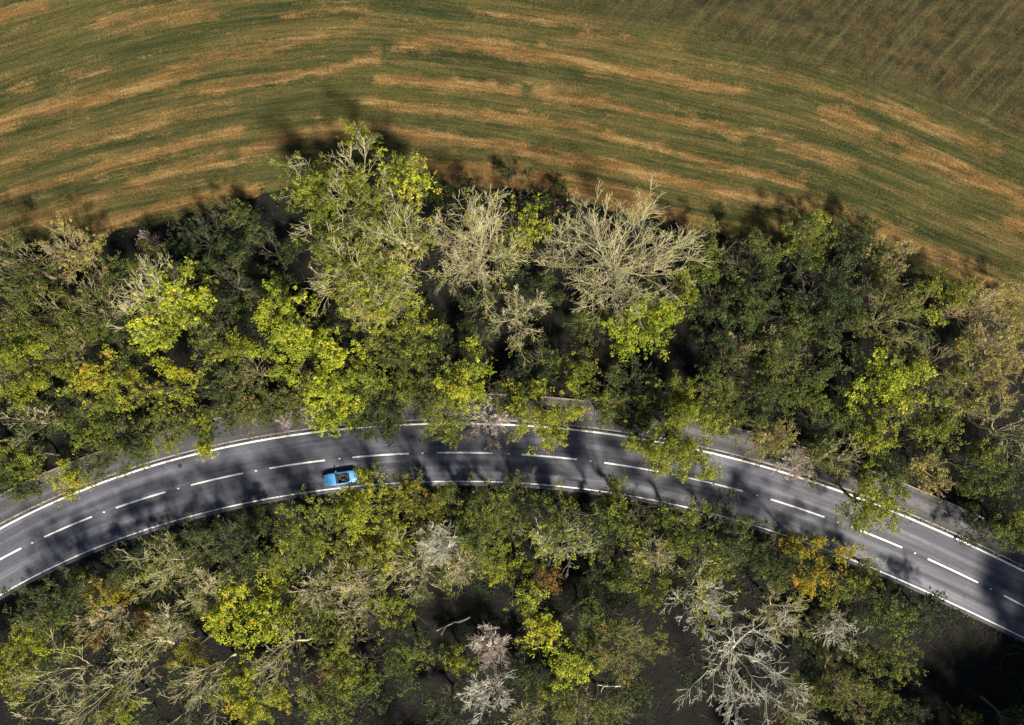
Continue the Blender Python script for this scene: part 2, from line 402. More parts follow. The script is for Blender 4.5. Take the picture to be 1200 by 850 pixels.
# ---- road, kerb, path
tag(ribbon("road", curve(LO, -0.45), curve(UP, 0.36), 0.0, M_ROAD, 0.16, cross=12, crown=0.04), kind="structure")
tag(ribbon("gutter", curve(UP, 0.16), curve(UP, 0.36), 0.010, M_CHAN), kind="structure")
tag(ribbon("kerb", curve(UP, 0.364), curve(UP, 0.50), 0.10, M_KERB, 0.2), kind="structure")
tag(ribbon("path", curve(UP, 0.504), curve(UP, 3.15), 0.075, M_PATH, 0.2, cross=8), kind="structure")
tag(ribbon("path_edging", curve(UP, 3.154), curve(UP, 3.28), 0.11, M_EDGING, 0.25), kind="structure")
tag(ribbon("edge_line", curve(UP, -0.10), curve(UP, 0.06), 0.018, M_PAINT), kind="structure")
tag(ribbon("edge_line", curve(LO, -0.07), curve(LO, 0.05), 0.024, M_PAINT), kind="structure")
dashes = [(-46,25),(52,108),(136,194),(224,285),(316,381),(413,479),(512,577),(611,676),(708,772),(806,870),(903,966),(997,1057),(1087,1146),(1176,1234)]
segV = []; segF = []
for a, b in dashes:
    xs = np.linspace(a, b, 14); A = curve(CE, -0.085, xs); B = curve(CE, 0.085, xs); base = len(segV)
    for p in list(A) + list(B): segV.append((p[0], p[1], 0.052))
    for j in range(13): segF.append((base + j, base + j + 1, base + 14 + j + 1, base + 14 + j))
me = mesh_np("centre_line", segV, segF); tag(link("centre_line", me, M_PAINT), kind="structure")

# ------------------------------------------------------------------ trees
def norm(v): return v / np.maximum(np.linalg.norm(v, axis=-1, keepdims=True), 1e-9)

def tubes(P_, R_, sides):
    """P_ (N,K,3) polylines with radii R_ (N,K) -> verts, quads"""
    N, K, _ = P_.shape
    if N == 0: return np.zeros((0, 3)), np.zeros((0, 4), int)
    T = norm(np.gradient(P_, axis=1)); ref = np.where(np.abs(T[:, :1, 2:3]) > 0.9, np.array([1., 0, 0]), np.array([0, 0, 1.]))
    ref = np.broadcast_to(ref, T.shape); A = norm(np.cross(T, ref)); B = np.cross(T, A)
    ang = np.arange(sides) * 2 * math.pi / sides
    ring = A[:, :, None, :] * np.cos(ang)[None, None, :, None] + B[:, :, None, :] * np.sin(ang)[None, None, :, None]
    V = P_[:, :, None, :] + ring * R_[:, :, None, None]
    n_ = np.arange(N)[:, None, None] * K * sides; k_ = np.arange(K - 1)[None, :, None] * sides; s_ = np.arange(sides)[None, None, :]; s2 = (s_ + 1) % sides
    F = np.stack([n_ + k_ + s_, n_ + k_ + s2, n_ + k_ + sides + s2, n_ + k_ + sides + s_], -1).reshape(-1, 4)
    return V.reshape(-1, 3), F

def sprout(r, PP, RR, nper, lenf, spread, K, up, wander, tmin, rf, Lpar):
    """children of every polyline in PP"""
    N, Kp, _ = PP.shape; idx = np.repeat(np.arange(N), nper); M = len(idx)
    t = r.uniform(tmin, 1.0, M) ** 0.8 * (Kp - 1); t = np.minimum(t, Kp - 1.001); i0 = t.astype(int); f = (t - i0)[:, None]
    st = PP[idx, i0] * (1 - f) + PP[idx, i0 + 1] * f; tan = norm(PP[idx, i0 + 1] - PP[idx, i0])
    rad = (RR[idx, i0] * (1 - f[:, 0]) + RR[idx, i0 + 1] * f[:, 0])
    rnd = norm(r.normal(size=(M, 3))); perp = norm(rnd - (rnd * tan).sum(1, keepdims=True) * tan)
    d = norm(tan + perp * (spread * r.uniform(0.6, 1.3, (M, 1))) + np.array([0, 0, up]))
    L = Lpar[idx] * lenf * r.uniform(0.55, 1.25, M) * (1.15 - 0.45 * t / (Kp - 1))
    pts = [st]; cur = d
    for k in range(K - 1):
        cur = norm(cur + r.normal(size=(M, 3)) * wander + np.array([0, 0, up * 0.4])); pts.append(pts[-1] + cur * (L / (K - 1))[:, None])
    C = np.stack(pts, 1); R0 = np.maximum(rad * rf, 0.011)
    RC = R0[:, None] * np.linspace(1, 0.35, K)[None, :]
    return C, RC, L

def make_tree(r, R, H, o):
    """meshes of one tree: trunk, branches, leaves. R crown radius, H height"""
    th = H * o.get('fork', r.uniform(.28, .42)); r0 = o.get('girth', 0.016) * H + 0.02 * R * .5
    lean = r.normal(0, .05 * H, 2)
    K0 = 6; tz = np.linspace(0, th, K0); wob = np.cumsum(r.normal(0, .03 * th, (K0, 2)), 0); wob[0] = 0
    trunk = np.zeros((1, K0, 3)); trunk[0, :, 2] = tz; trunk[0, :, :2] = wob + lean[None] * (tz / th)[:, None]
    RT = (r0 * np.array([1.45, 1.05, .95, .9, .84, .78]))[None]; trunk[0, 0, 2] = -0.3
    top = trunk[0, -1]
    # limbs: from the fork to points spread over the dome
    n1 = o.get('limbs', int(r.integers(10, 14))); az = np.arange(n1) * 2.39996 + r.uniform(0, 6.28) + r.normal(0, .25, n1)
    fr = np.sqrt((np.arange(n1) + 0.7) / n1); rr = R * o.get('reach', 0.95) * fr * r.uniform(.84, 1.07, n1)
    zz = th + (H - th) * np.sqrt(np.clip(1 - (rr / (R * 1.12)) ** 2, 0.06, 1)) * r.uniform(.78, .98, n1)
    sk = o.get('skew', (0, 0))
    end = np.column_stack([np.cos(az) * rr + lean[0] + sk[0] * R, np.sin(az) * rr + lean[1] + sk[1] * R, zz])
    K1 = 9; t = np.linspace(0, 1, K1)[None, :, None]
    ctrl = top[None] + (end - top[None]) * np.array([.45, .45, .18]) + np.column_stack([r.normal(0, .08 * R, (n1, 2)), np.zeros(n1)])
    sp = np.repeat(top[None], n1, 0); sp = sp - np.array([0, 0, 1]) * (r.uniform(0, .35, n1) * th)[:, None] * (rr / R)[:, None]
    L1 = sp[:, None] * (1 - t) ** 2 + 2 * ctrl[:, None] * t * (1 - t) + end[:, None] * t ** 2
    L1[:, 1:] += np.cumsum(r.normal(0, .016 * R, (n1, K1 - 1, 3)), 1) * o.get('crook', 1.0)
    R1 = (r0 * r.uniform(.30, .48, n1))[:, None] * np.linspace(1, .22, K1)[None]
    len1 = np.linalg.norm(end - sp, axis=1) * 0.9
    W = o.get('wander', .10); k2 = o.get('n2', 6); k3 = o.get('n3', 5); k4 = o.get('n4', 0); th_ = o.get('twigr', 1.0)
    C2, R2, len2 = sprout(r, L1, R1, k2, .50, o.get('spread', .62), 7, .06, W, .30, .55, len1)
    src = np.concatenate([L1[:, ::1][:, -7:], C2]); srr = np.concatenate([R1[:, -7:], R2]); sl = np.concatenate([len1 * .55, len2])
    C3, R3, len3 = sprout(r, src, srr, k3, .50, o.get('spread', .62), 5, .06, W, .25, .55, sl)
    R3 = np.maximum(R3, .012 * th_); tv = [(C2, R2, 4), (C3, R3, 3)]
    tw = C3
    if k4:
        C4, R4, len4 = sprout(r, C3, R3, k4, .55, o.get('spread', .62), 4, .05, W, .2, .6, len3)
        R4 = np.maximum(R4, .009 * th_); tv.append((C4, R4, 3)); tw = C4
    out = {}
    V, F = tubes(trunk, RT, 10); V1, F1 = tubes(L1, R1, 6); out['trunk'] = (np.concatenate([V, V1]), np.concatenate([F, F1 + len(V)]))
    Vs, Fs = [], []; b = 0
    for C, RR_, s in tv:
        v, f = tubes(C, RR_, s); Vs.append(v); Fs.append(f + b); b += len(v)
    out['branches'] = (np.concatenate(Vs), np.concatenate(Fs))
    dens = o.get('leaf', 0)
    if dens:
        ends = tw[:, -1] if len(tw) > 0 else tw
        cand = np.concatenate([tw[:, -1], tw[:, len(tw[0]) // 2], C3[:, -1], C2[:, -1]])
        rel = cand - np.array([lean[0], lean[1], th])
        # gaps and thick patches
        q = fnoise(cand[:, 0], cand[:, 1] + cand[:, 2] * .7, int(r.integers(1e6)), n=10, lo=.10, hi=.35)
        want = o.get('clump_n', 1.0) * dens * 38 * R * R + 20
        wgt = np.clip(0.70 + o.get('gap', .85) * q, 0.02, 2.2)
        bd = o.get('bias')
        if bd: wgt = wgt * np.clip(.5 + 1.0 * (rel[:, 0] * bd[0] + rel[:, 1] * bd[1]) / R, 0.0, 2) ** 1.5
        wgt *= np.clip((cand[:, 2] - th * .55) / (H * .3), .15, 1.0)
        n = int(min(want, 4200)); pick = r.choice(len(cand), size=max(4, n), p=wgt / wgt.sum(), replace=True)
        cc = cand[pick] + r.normal(0, .26, (len(pick), 3)); nc = len(cc)
        per = o.get('per', 15); cr = o.get('cr', .30) * r.uniform(.6, 1.35, nc)
        idx = np.repeat(np.arange(nc), per); M = len(idx)
        dv = norm(r.normal(size=(M, 3))) * (r.random((M, 1)) ** .45); pos = cc[idx] + dv * cr[idx][:, None] * np.array([1, 1, .62])
        nn = norm(dv * .8 + r.normal(size=(M, 3)) * .55 + np.array([0, 0, .75])); ls = o.get('ls', .16) * r.uniform(.6, 1.35, M)
        a = norm(np.cross(nn, norm(r.normal(size=(M, 3))))); bb = np.cross(nn, a)
        V = np.empty((M, 4, 3)); V[:, 0] = pos - a * ls[:, None] * .55; V[:, 1] = pos + bb * ls[:, None] * .36 + nn * ls[:, None] * .08
        V[:, 2] = pos + a * ls[:, None] * .62; V[:, 3] = pos - bb * ls[:, None] * .36 + nn * ls[:, None] * .08
        # colour of its own, clump by clump
        hue = .42 + .13 * fnoise(cc[:, 0], cc[:, 1], int(r.integers(1e6)), n=8, lo=.08, hi=.3) + r.normal(0, .15, nc)
        tint = np.clip(hue[idx] + r.normal(0, .07, M), 0, 1)
        out['leaves'] = (V.reshape(-1, 3), np.arange(M * 4).reshape(-1, 4), tint)
    return out

KINDS = {
 # leaf density, leaf material, bark, options, colour words, noun
 'L': dict(leaf=1.0, lm='lime', bm='brown', word='bright lime green', o=dict(ls=.17, cr=.33, per=15, gap=.35, limbs=10)),
 'Y': dict(leaf=.85, lm='yellow', bm='brown', word='yellow-green', o=dict(ls=.145)),
 'M': dict(leaf=.85, lm='mid', bm='brown', word='mid green', o=dict(ls=.145)),
 'D': dict(leaf=.66, lm='dark', bm='brown', word='dark green', o=dict(ls=.145)),
 'V': dict(leaf=.75, lm='olive', bm='tanb', word='dull olive', o=dict(ls=.135, n4=2)),
 'G': dict(leaf=.95, lm='gold', bm='brown', word='golden', o=dict(ls=.145)),
 'O': dict(leaf=.8, lm='orange', bm='brown', word='orange', o=dict(ls=.145)),
 'H': dict(leaf=.55, lm='yellow', bm='pale', word='half-bare pale', o=dict(ls=.135, n2=8, n4=3, cr=.25, twigr=1.2, wander=.13)),
 'T': dict(leaf=.34, lm='tan', bm='tanb', word='straw coloured', o=dict(ls=.14, n2=8, n4=3, twigr=1.2, cr=.26)),
 'B': dict(leaf=.07, lm='yellow', bm='pale', word='bare pale', o=dict(ls=.14, n2=8, n3=6, n4=3, twigr=1.25, per=8, wander=.10, spread=.62, girth=.011)),
 'W': dict(leaf=.0, lm='yellow', bm='white', word='bare white', o=dict(n2=7, n3=5, n4=3, twigr=1.35, wander=.13, spread=.68, girth=.012)),
 'F': dict(leaf=.14, lm='olive', bm='pale', word='bare thin', o=dict(ls=.14, n2=5, n3=4, n4=3, twigr=1.3, per=8, limbs=7, girth=.010)),
 'R': dict(leaf=.07, lm='russet', bm='pink', word='bare pinkish', o=dict(ls=.12, n2=8, n3=6, n4=4, twigr=1.25, per=8, limbs=14, fork=.15, girth=.014)),
 'S': dict(leaf=.6, lm='russet', bm='pink', word='russet', o=dict(ls=.135, n4=2)),
}
HT = {'L': 10, 'Y': 9.5, 'M': 9, 'D': 7.5, 'V': 8.5, 'G': 9.5, 'O': 7, 'H': 12, 'T': 8, 'B': 12, 'W': 9, 'F': 11, 'R': 4, 'S': 3.5}

# small clearings in the wood where the dark floor shows
GAPS = [(200,428,34,20),(148,325,14,38),(140,440,20,12),(235,365,18,36),(430,408,28,20),(572,405,34,22),(655,380,26,30),(680,425,30,18),(860,470,16,14),(525,712,46,42),(772,742,38,66),(600,765,24,30),(980,560,26,14),(800,405,26,36),(1060,415,20,18),(245,430,22,18),(500,775,22,30),(1120,770,70,70),(520,355,16,14),(905,770,20,40),(720,405,22,16),(1030,480,14,14),(60,660,60,8),(1180,470,14,20),(410,700,14,18),(350,700,12,14)]
def in_gap(px, py, k=1.0):
    g = np.zeros(np.shape(px), bool)
    for a, b, c, d in GAPS: g |= ((px - a) / (c * k)) ** 2 + ((py - b) / (d * k)) ** 2 < 1
    return g
# (kind, px, py, r px, options) - crown centre and radius as seen in the photograph
T_ = []
def t(k, px, py, r, h=None, label=None, **o): T_.append((k, px, py, r, h, label, o))
# -- north of the road, left
t('T', 82, 305, 40, 7, "straw coloured twiggy tree at the field edge in the top left of the wood"); t('V', 25, 318, 48); t('V', 100, 362, 46); t('V', 45, 368, 44); t('M', 12, 405, 44); t('Y', 62, 425, 46); t('Y', 112, 452, 30)
t('Y', 12, 455, 40); t('M', 100, 490, 44, 8); t('D', 40, 495, 38, 7); t('M', 150, 520, 40, 7.5); t('M', 40, 540, 36, 6.5); t('Y', 72, 558, 26, 5.5); t('D', 8, 560, 34, 6)
t('V', 75, 400, 36); t('F', 35, 500, 26, 8)
t('H', 183, 362, 52, 12, "half-bare tree with bright yellow leaves on its lower right side", leaf=1.0, bias=(.75, -.55), lm='lime', cr=.3, ls=.2, limbs=16, gap=.3, n2=9, twigr=1.5, fork=.25)
t('S', 175, 284, 15, 3, "small pinkish russet shrub in the shade beside the field's lower left edge")
t('D', 235, 285, 40, 6); t('D', 285, 262, 34, 5); t('D', 275, 335, 46, 7.5); t('D', 225, 330, 30, 6); t('D', 320, 295, 34, 6); t('M', 315, 345, 30, 7); t('M', 235, 385, 28)
t('Y', 265, 405, 30); t('Y', 205, 455, 34, 9); t('Y', 168, 462, 26, 8); t('Y', 228, 508, 30, 6); t('M', 195, 500, 28, 6.5); t('D', 248, 452, 32, 7); t('D', 262, 485, 24, 5.5); t('V', 300, 442, 34, 7)
t('R', 332, 482, 27, 3.5, "bare pinkish shrub on the path edge left of the bright lime trees"); t('T', 290, 475, 20, 4)
t('L', 342, 392, 46, 11, "bright lime and yellow tree left of the big half-bare tree's foot", leaf=1.25, per=16); t('L', 388, 428, 38, 10, leaf=1.15, per=16); t('L', 395, 482, 33, 7.5, "lime green tree leaning over the kerb just above the blue car", leaf=1.15, per=16)
t('M', 440, 500, 20, 6, "small green tree reaching over the edge line next to the dark road patch", leaf=1.0)
# -- the big field-side trees
t('H', 410, 222, 84, 12, "largest tree, half-bare with lime leaves, reaching up into the field", limbs=15, leaf=.95, lm='yellow', bm='pale', n2=8, fork=.3)
t('H', 402, 315, 62, 13, leaf=.75, lm='yellow', limbs=12); t('G', 470, 272, 48, 14, leaf=.55, bm='pale', n4=3, lm='yellow', twigr=1.3)
t('H', 455, 350, 52, 12.5, leaf=.95, lm='yellow'); t('Y', 488, 372, 34, 11); t('L', 482, 208, 26, 13, leaf=.9)
t('B', 552, 292, 66, 13, "bare pale tree with radiating twigs, right of the largest tree", leaf=.2, limbs=18, fork=.25); t('Y', 608, 262, 30, 11, leaf=.7)
t('D', 545, 232, 30, 4); t('D', 605, 232, 32, 4); t('D', 655, 245, 30, 3.5); t('D', 515, 222, 22, 4)
t('B', 655, 292, 36, 9, "smaller bare tree between the two widest bare pale trees", limbs=8, leaf=.0)
t('B', 728, 300, 84, 14.5, "widest bare pale tree, rising against the brown field edge", limbs=24, leaf=.08, n2=7, fork=.22)
t('B', 612, 376, 38, 9, leaf=.12); t('W', 595, 437, 13, 3, "tiny bare white shrub in the gap just above the path")
t('S', 650, 250, 12, 3, "tiny russet shrub above the smaller bare tree at field edge")
# -- centre, between the big trees and the road
t('L', 762, 372, 42, 10, "bright lime tree directly below the widest bare tree", leaf=1.25, per=16)
t('M', 432, 440, 30, 8); t('D', 505, 408, 30, 8); t('M', 495, 440, 38, 8.5); t('L', 548, 442, 34, 9.5, "lime tree standing behind the pinkish shrub that hangs over the road", leaf=1.1); t('M', 515, 482, 38, 7.5); t('D', 450, 465, 30, 6.5); t('M', 470, 410, 26)
t('R', 568, 490, 33, 3.2, "bare pinkish shrub spilling across the kerb onto the road", skew=(0, -.1)); t('M', 630, 482, 42, 8, "round mid green tree covering the kerb at the middle of the bend", leaf=1.25, gap=.25, limbs=13, lm='yellow')
t('Y', 672, 440, 26, 8); t('D', 632, 425, 28, 6); t('M', 702, 478, 22, 6); t('D', 715, 455, 28, 6); t('D', 560, 400, 24, 5); t('D', 590, 335, 26, 5.5); t('D', 635, 345, 26, 5)
t('M', 800, 518, 58, 10, "broad mid green tree overhanging both kerb and centre line", leaf=1.35, limbs=15, gap=.3, lm='yellow'); t('Y', 792, 462, 28, 8.5); t('M', 832, 458, 24, 8); t('M', 872, 484, 28, 7.5); t('D', 750, 450, 30, 6.5); t('D', 740, 500, 22, 5.5)
t('D', 470, 478, 28, 5.5); t('D', 600, 458, 28, 6); t('V', 352, 458, 28, 6); t('M', 748, 482, 24, 6); t('V', 300, 478, 22, 4.8); t('D', 118, 540, 26, 5); t('D', 430, 478, 26, 5.5); t('V', 845, 470, 24, 6)
# -- north belt, right
t('V', 812, 285, 32, 6); t('Y', 800, 330, 30, 8); t('D', 832, 362, 38, 7); t('M', 845, 312, 34, 7); t('D', 885, 318, 46, 7.5); t('D', 892, 368, 46, 8); t('M', 938, 300, 38, 6.5); t('D', 962, 335, 52, 8.5)
t('T', 872, 412, 18, 6); t('V', 905, 410, 34, 7.5); t('D', 850, 425, 32, 7); t('D', 930, 432, 46, 8.5); t('M', 940, 465, 36, 8); t('D', 884, 448, 34, 7); t('T', 905, 508, 30, 5.5); t('R', 938, 545, 26, 3.2, "bare pinkish brush lying over the kerb left of the roadside green tree")
t('D', 988, 388, 42, 8); t('D', 1002, 285, 38, 6); t('M', 960, 275, 26, 5); t('T', 1042, 300, 30, 6); t('V', 1050, 372, 44, 9); t('Y', 1092, 345, 34, 8, leaf=.75); t('V', 1030, 330, 30, 7)
t('L', 1040, 452, 40, 10, "bright lime tree in the right part of the upper wood", leaf=1.1); t('Y', 1040, 515, 28, 8); t('M', 1005, 505, 34, 7.5); t('M', 1018, 588, 36, 8, "mid green tree hiding the kerb and path right of the pinkish brush", leaf=1.25, gap=.25, limbs=12, lm='yellow'); t('D', 1045, 555, 24, 6.5)
t('T', 1128, 372, 46, 8.5); t('T', 1172, 405, 44, 8); t('T', 1150, 455, 46, 8); t('V', 1098, 430, 36, 8); t('M', 1100, 502, 38, 8); t('F', 1182, 500, 40, 9); t('T', 1088, 552, 32, 6); t('M', 1145, 548, 36, 7.5)
t('D', 1190, 555, 32, 7); t('M', 1190, 625, 34, 7.5, "mid green tree over the edge line at the road's right end", gap=.3, limbs=10); t('T', 1192, 352, 30, 6); t('D', 1070, 400, 26, 6); t('V', 1060, 480, 28, 8); t('F', 985, 530, 26, 7); t('D', 970, 500, 30, 6.5)
t('D', 1130, 610, 22, 4.5)
# -- south of the road, left
t('D', 50, 722, 36, 9); t('D', 100, 698, 32, 9); t('D', 160, 672, 28, 8); t('Y', 40, 755, 42, 8); t('Y', 8, 795, 36, 8); t('G', 128, 682, 26, 7); t('B', 122, 722, 36, 9, leaf=.25, lm='orange', bias=(-.2, -.8)); t('H', 190, 668, 36, 9, leaf=.35); t('B', 242, 688, 34, 9)
t('D', 228, 645, 32, 9); t('O', 176, 725, 18, 6); t('M', 160, 752, 26, 6.5); t('F', 62, 795, 56, 12); t('F', 112, 822, 44, 12); t('F', 160, 790, 38, 12); t('B', 200, 738, 26, 9); t('G', 222, 766, 20, 7)
t('L', 282, 722, 40, 9); t('L', 338, 718, 26, 8.5); t('G', 292, 800, 46, 9, leaf=1.0, lm='yellow'); t('F', 240, 805, 44, 12); t('F', 345, 782, 42, 12); t('Y', 150, 830, 24, 7); t('D', 90, 760, 30, 6)
t('D', 290, 640, 34, 10); t('M', 345, 632, 46, 11); t('L', 362, 645, 18, 8); t('Y', 325, 668, 26, 7); t('B', 385, 692, 30, 9); t('D', 190, 700, 28, 5)
t('G', 432, 612, 44, 11, "golden green tree beside the road just below the blue car", lm='yellow', leaf=1.1); t('G', 490, 602, 36, 11, leaf=1.1); t('M', 540, 594, 38, 11); t('B', 432, 682, 28, 9); t('H', 476, 665, 46, 11, leaf=.4, lm='olive', limbs=10); t('W', 532, 632, 26, 10); t('B', 536, 668, 26, 9)
t('Y', 470, 635, 30, 8); t('M', 528, 665, 28, 6.5); t('M', 412, 765, 44, 8.5); t('M', 462, 722, 28, 8); t('M', 478, 770, 32, 8.5); t('O', 386, 788, 14, 7); t('M', 375, 735, 28, 8); t('F', 420, 725, 24, 8); t('D', 395, 660, 30, 6); t('G', 425, 655, 26, 8)
t('D', 440, 815, 34, 6); t('M', 382, 825, 32, 8); t('D', 225, 705, 26, 5)
# -- south, centre
t('M', 592, 616, 42, 11); t('D', 612, 596, 28, 9); t('Y', 588, 662, 30, 8); t('M', 570, 640, 26, 7); t('O', 638, 682, 18, 7, "small orange tree in the middle of the lower wood"); t('H', 666, 640, 38, 10, leaf=.75, bm='white'); t('M', 645, 602, 30, 10)
t('D', 692, 610, 36, 10); t('M', 742, 612, 38, 11); t('D', 722, 655, 34, 7); t('H', 762, 640, 22, 8); t('M', 805, 618, 38, 10.5); t('D', 852, 634, 36, 10); t('G', 832, 650, 20, 8, lm='yellow'); t('M', 752, 690, 32, 8); t('D', 700, 700, 36, 7); t('V', 722, 748, 42, 9)
t('M', 680, 725, 30, 8); t('L', 618, 705, 17, 8.5); t('L', 638, 742, 22, 9); t('L', 668, 778, 22, 9); t('R', 572, 765, 26, 6, "pinkish bare bushy tree in the lower wood beside the open dark gap"); t('Y', 540, 778, 17, 7); t('W', 562, 812, 28, 9)
t('D', 615, 790, 32, 6); t('V', 705, 826, 28, 8); t('V', 665, 830, 26, 8); t('D', 785, 655, 28, 6); t('F', 620, 835, 24, 9)
# -- south, right
t('W', 826, 700, 46, 11, "bare white tree above the widest bare tree of the lower wood", leaf=.15, limbs=9); t('M', 905, 672, 32, 8); t('B', 918, 715, 34, 9); t('G', 955, 652, 38, 9.5, "golden orange tree below the road in the right part of the lower wood", leaf=1.2, per=15)
t('D', 905, 650, 32, 9); t('M', 985, 690, 26, 7.5); t('M', 1035, 712, 34, 8.5); t('Y', 1020, 662, 15, 7); t('W', 866, 792, 88, 12, "widest bare white tree at the bottom of the picture", limbs=10, crook=1.9, n2=7, n3=5, n4=3, wander=.16, girth=.0145)
t('W', 982, 738, 24, 8); t('M', 1040, 772, 28, 8); t('V', 985, 800, 36, 8.5); t('V', 935, 820, 34, 8); t('D', 1088, 716, 30, 4.7); t('Y', 1130, 840, 11, 5); t('D', 1070, 735, 24, 6); t('D', 865, 655, 26, 6)

for px_, k_, r_ in ((25,'D',24),(178,'M',22),(238,'D',22),(285,'V',24),(318,'D',20),(352,'M',24),(415,'D',26),(455,'M',26),(500,'D',26),(542,'M',24),(598,'M',24),(762,'D',26),(842,'D',24),(898,'V',22),(958,'V',26),(1000,'D',24),(1045,'M',22),(1158,'D',26),(715,'V',20)):
    t(k_, px_, float(UP(px_)) - 33, r_, 5.2)
for n_ in range(19):
    px_ = 95 + n_ * 50 + (n_ * 37) % 17
    if n_ not in (6, 7): t('D', px_, float(LO(px_)) + 27 + (n_ * 23) % 9, 17 + (n_ * 13) % 7, 3.3, leaf=1.1)
fr_ = np.random.default_rng(404)
for _ in range(4000):
    if len(T_) > 280: break
    px_, py_ = fr_.uniform(5, 1195), fr_.uniform(250, 845)
    if not (edge_y(px_) + 34 < py_ < UP(px_) - 48 or py_ > LO(px_) + 40): continue
    if in_gap(px_, py_, 1.25) or (px_ < 430 and py_ > 665): continue
    if any((px_ - q[1]) ** 2 + (py_ - q[2]) ** 2 < (q[3] * .8 + 9) ** 2 for q in T_): continue
    t('DVMD'[int(fr_.integers(4))], px_, py_, fr_.uniform(20, 30), fr_.uniform(5, 6.5))
def zone(px, py):
    if py < UP(px) + 10:
        mid = (edge_y(px) + UP(px)) / 2
        if py < edge_y(px) + 75: return "field edge"
        return "upper roadside" if py > UP(px) - 75 else "upper wood's middle"
    if py < LO(px) + 70: return "lower roadside"
    return "bottom edge" if py > 765 else "lower wood's middle"
ORD = ["leftmost", "second from left", "third from left", "fourth from left", "fifth from left", "sixth from left", "seventh from left", "eighth from left", "ninth from left", "tenth from left", "eleventh from left", "twelfth from left", "thirteenth from left", "fourteenth from left"]
NUMW = ["", "one", "two", "three", "four", "five", "six", "seven", "eight", "nine", "ten", "eleven", "twelve", "thirteen", "fourteen"]
cells = {}
for i_, (k, px, py, rp, h, lab, o) in enumerate(T_):
    if lab is None: cells.setdefault((k, zone(px, py), ''), []).append(i_)
for key in list(cells):
    if len(cells[key]) > 4:            # many alike in one strip: tell them apart by stretch first
        for q in cells.pop(key):
            st = "left part" if T_[q][1] < 400 else "middle" if T_[q][1] < 800 else "right part"
            cells.setdefault((key[0], key[1], st), []).append(q)
labels = {}
WHERE = {"field edge": ("along the field edge", "of the field edge"), "upper wood's middle": ("deep in the upper wood", "of the upper wood"),
         "upper roadside": ("on the upper roadside", "of the upper roadside"), "lower roadside": ("on the lower roadside", "of the lower roadside"),
         "lower wood's middle": ("deep in the lower wood", "of the lower wood"), "bottom edge": ("at the lower wood's bottom edge", "of the bottom edge")}
for (k, z_, st), ids in cells.items():
    ids.sort(key=lambda q: T_[q][1])
    wh = WHERE[z_][0] if not st else f"in the {st} {WHERE[z_][1]}"
    for n_, q in enumerate(ids):
        wd = KINDS[k]['word']
        if len(ids) == 1: labels[q] = f"only {wd} tree {wh}"
        elif len(ids) == 2: labels[q] = f"{'left' if n_ == 0 else 'right'} one of two {wd} trees {wh}"
        else: labels[q] = f"{'rightmost' if n_ == len(ids) - 1 else ORD[n_]} of {NUMW[len(ids)]} {wd} trees {wh}"
print("labels", max(len(v.split()) for v in labels.values()), len(set(labels.values())) == len(labels), len(T_))

def plant(k, px, py, rp, h, o, seed, label):
    kd = KINDS[k]; r = np.random.default_rng(seed); H = (h or HT[k]) * r.uniform(.95, 1.06) * (1.2 if 0 < py - LO(px) < 72 else 1)
    zc = H * .68; R = (.92 if k in 'BW' else .98) * rp * S * (CAM_H - zc) / CAM_H; opt = dict(kd['o']); opt['leaf'] = kd['leaf']; opt.update(o)
    small = H < 4.6
    if R < 3.2 and 'limbs' not in opt: opt['limbs'] = 8
    x, y, _ = P(px, py, zc)
    parts = make_tree(r, R, H, opt)
    nm = ("bare_" if k in 'BWFR' else "leafy_") + ("shrub" if small else "tree")
    root = bpy.data.objects.new(nm, None); COL.objects.link(root); root.location = (x, y, -0.18); root.empty_display_size = .5
    grp = ("bare trees and shrubs of the roadside wood" if k in 'BWFR' else "leafy trees and shrubs of the roadside wood")
    tag(root, label.replace(" tree", " shrub") if (small and "shrub" not in label) else label, "shrub" if small else "tree", grp)
    bm_ = BM[opt.get('bm', kd['bm'])]
    link("trunk", mesh_np("trunk", *parts['trunk'], smooth=True), bm_, root)
    link("branches", mesh_np("branches", *parts['branches'], smooth=True), bm_, root)
    if 'leaves' in parts:
        V, F, ti = parts['leaves']; me = mesh_np("crown", V, F); attr(me, "tint", ti, 'FACE')
        link("crown", me, LM[opt.get('lm', kd['lm'])], root)
    return root
for i_, (k, px, py, rp, h, lab, o) in enumerate(T_):
    plant(k, px, py, rp, h, o, 1000 + i_, lab or labels[i_])

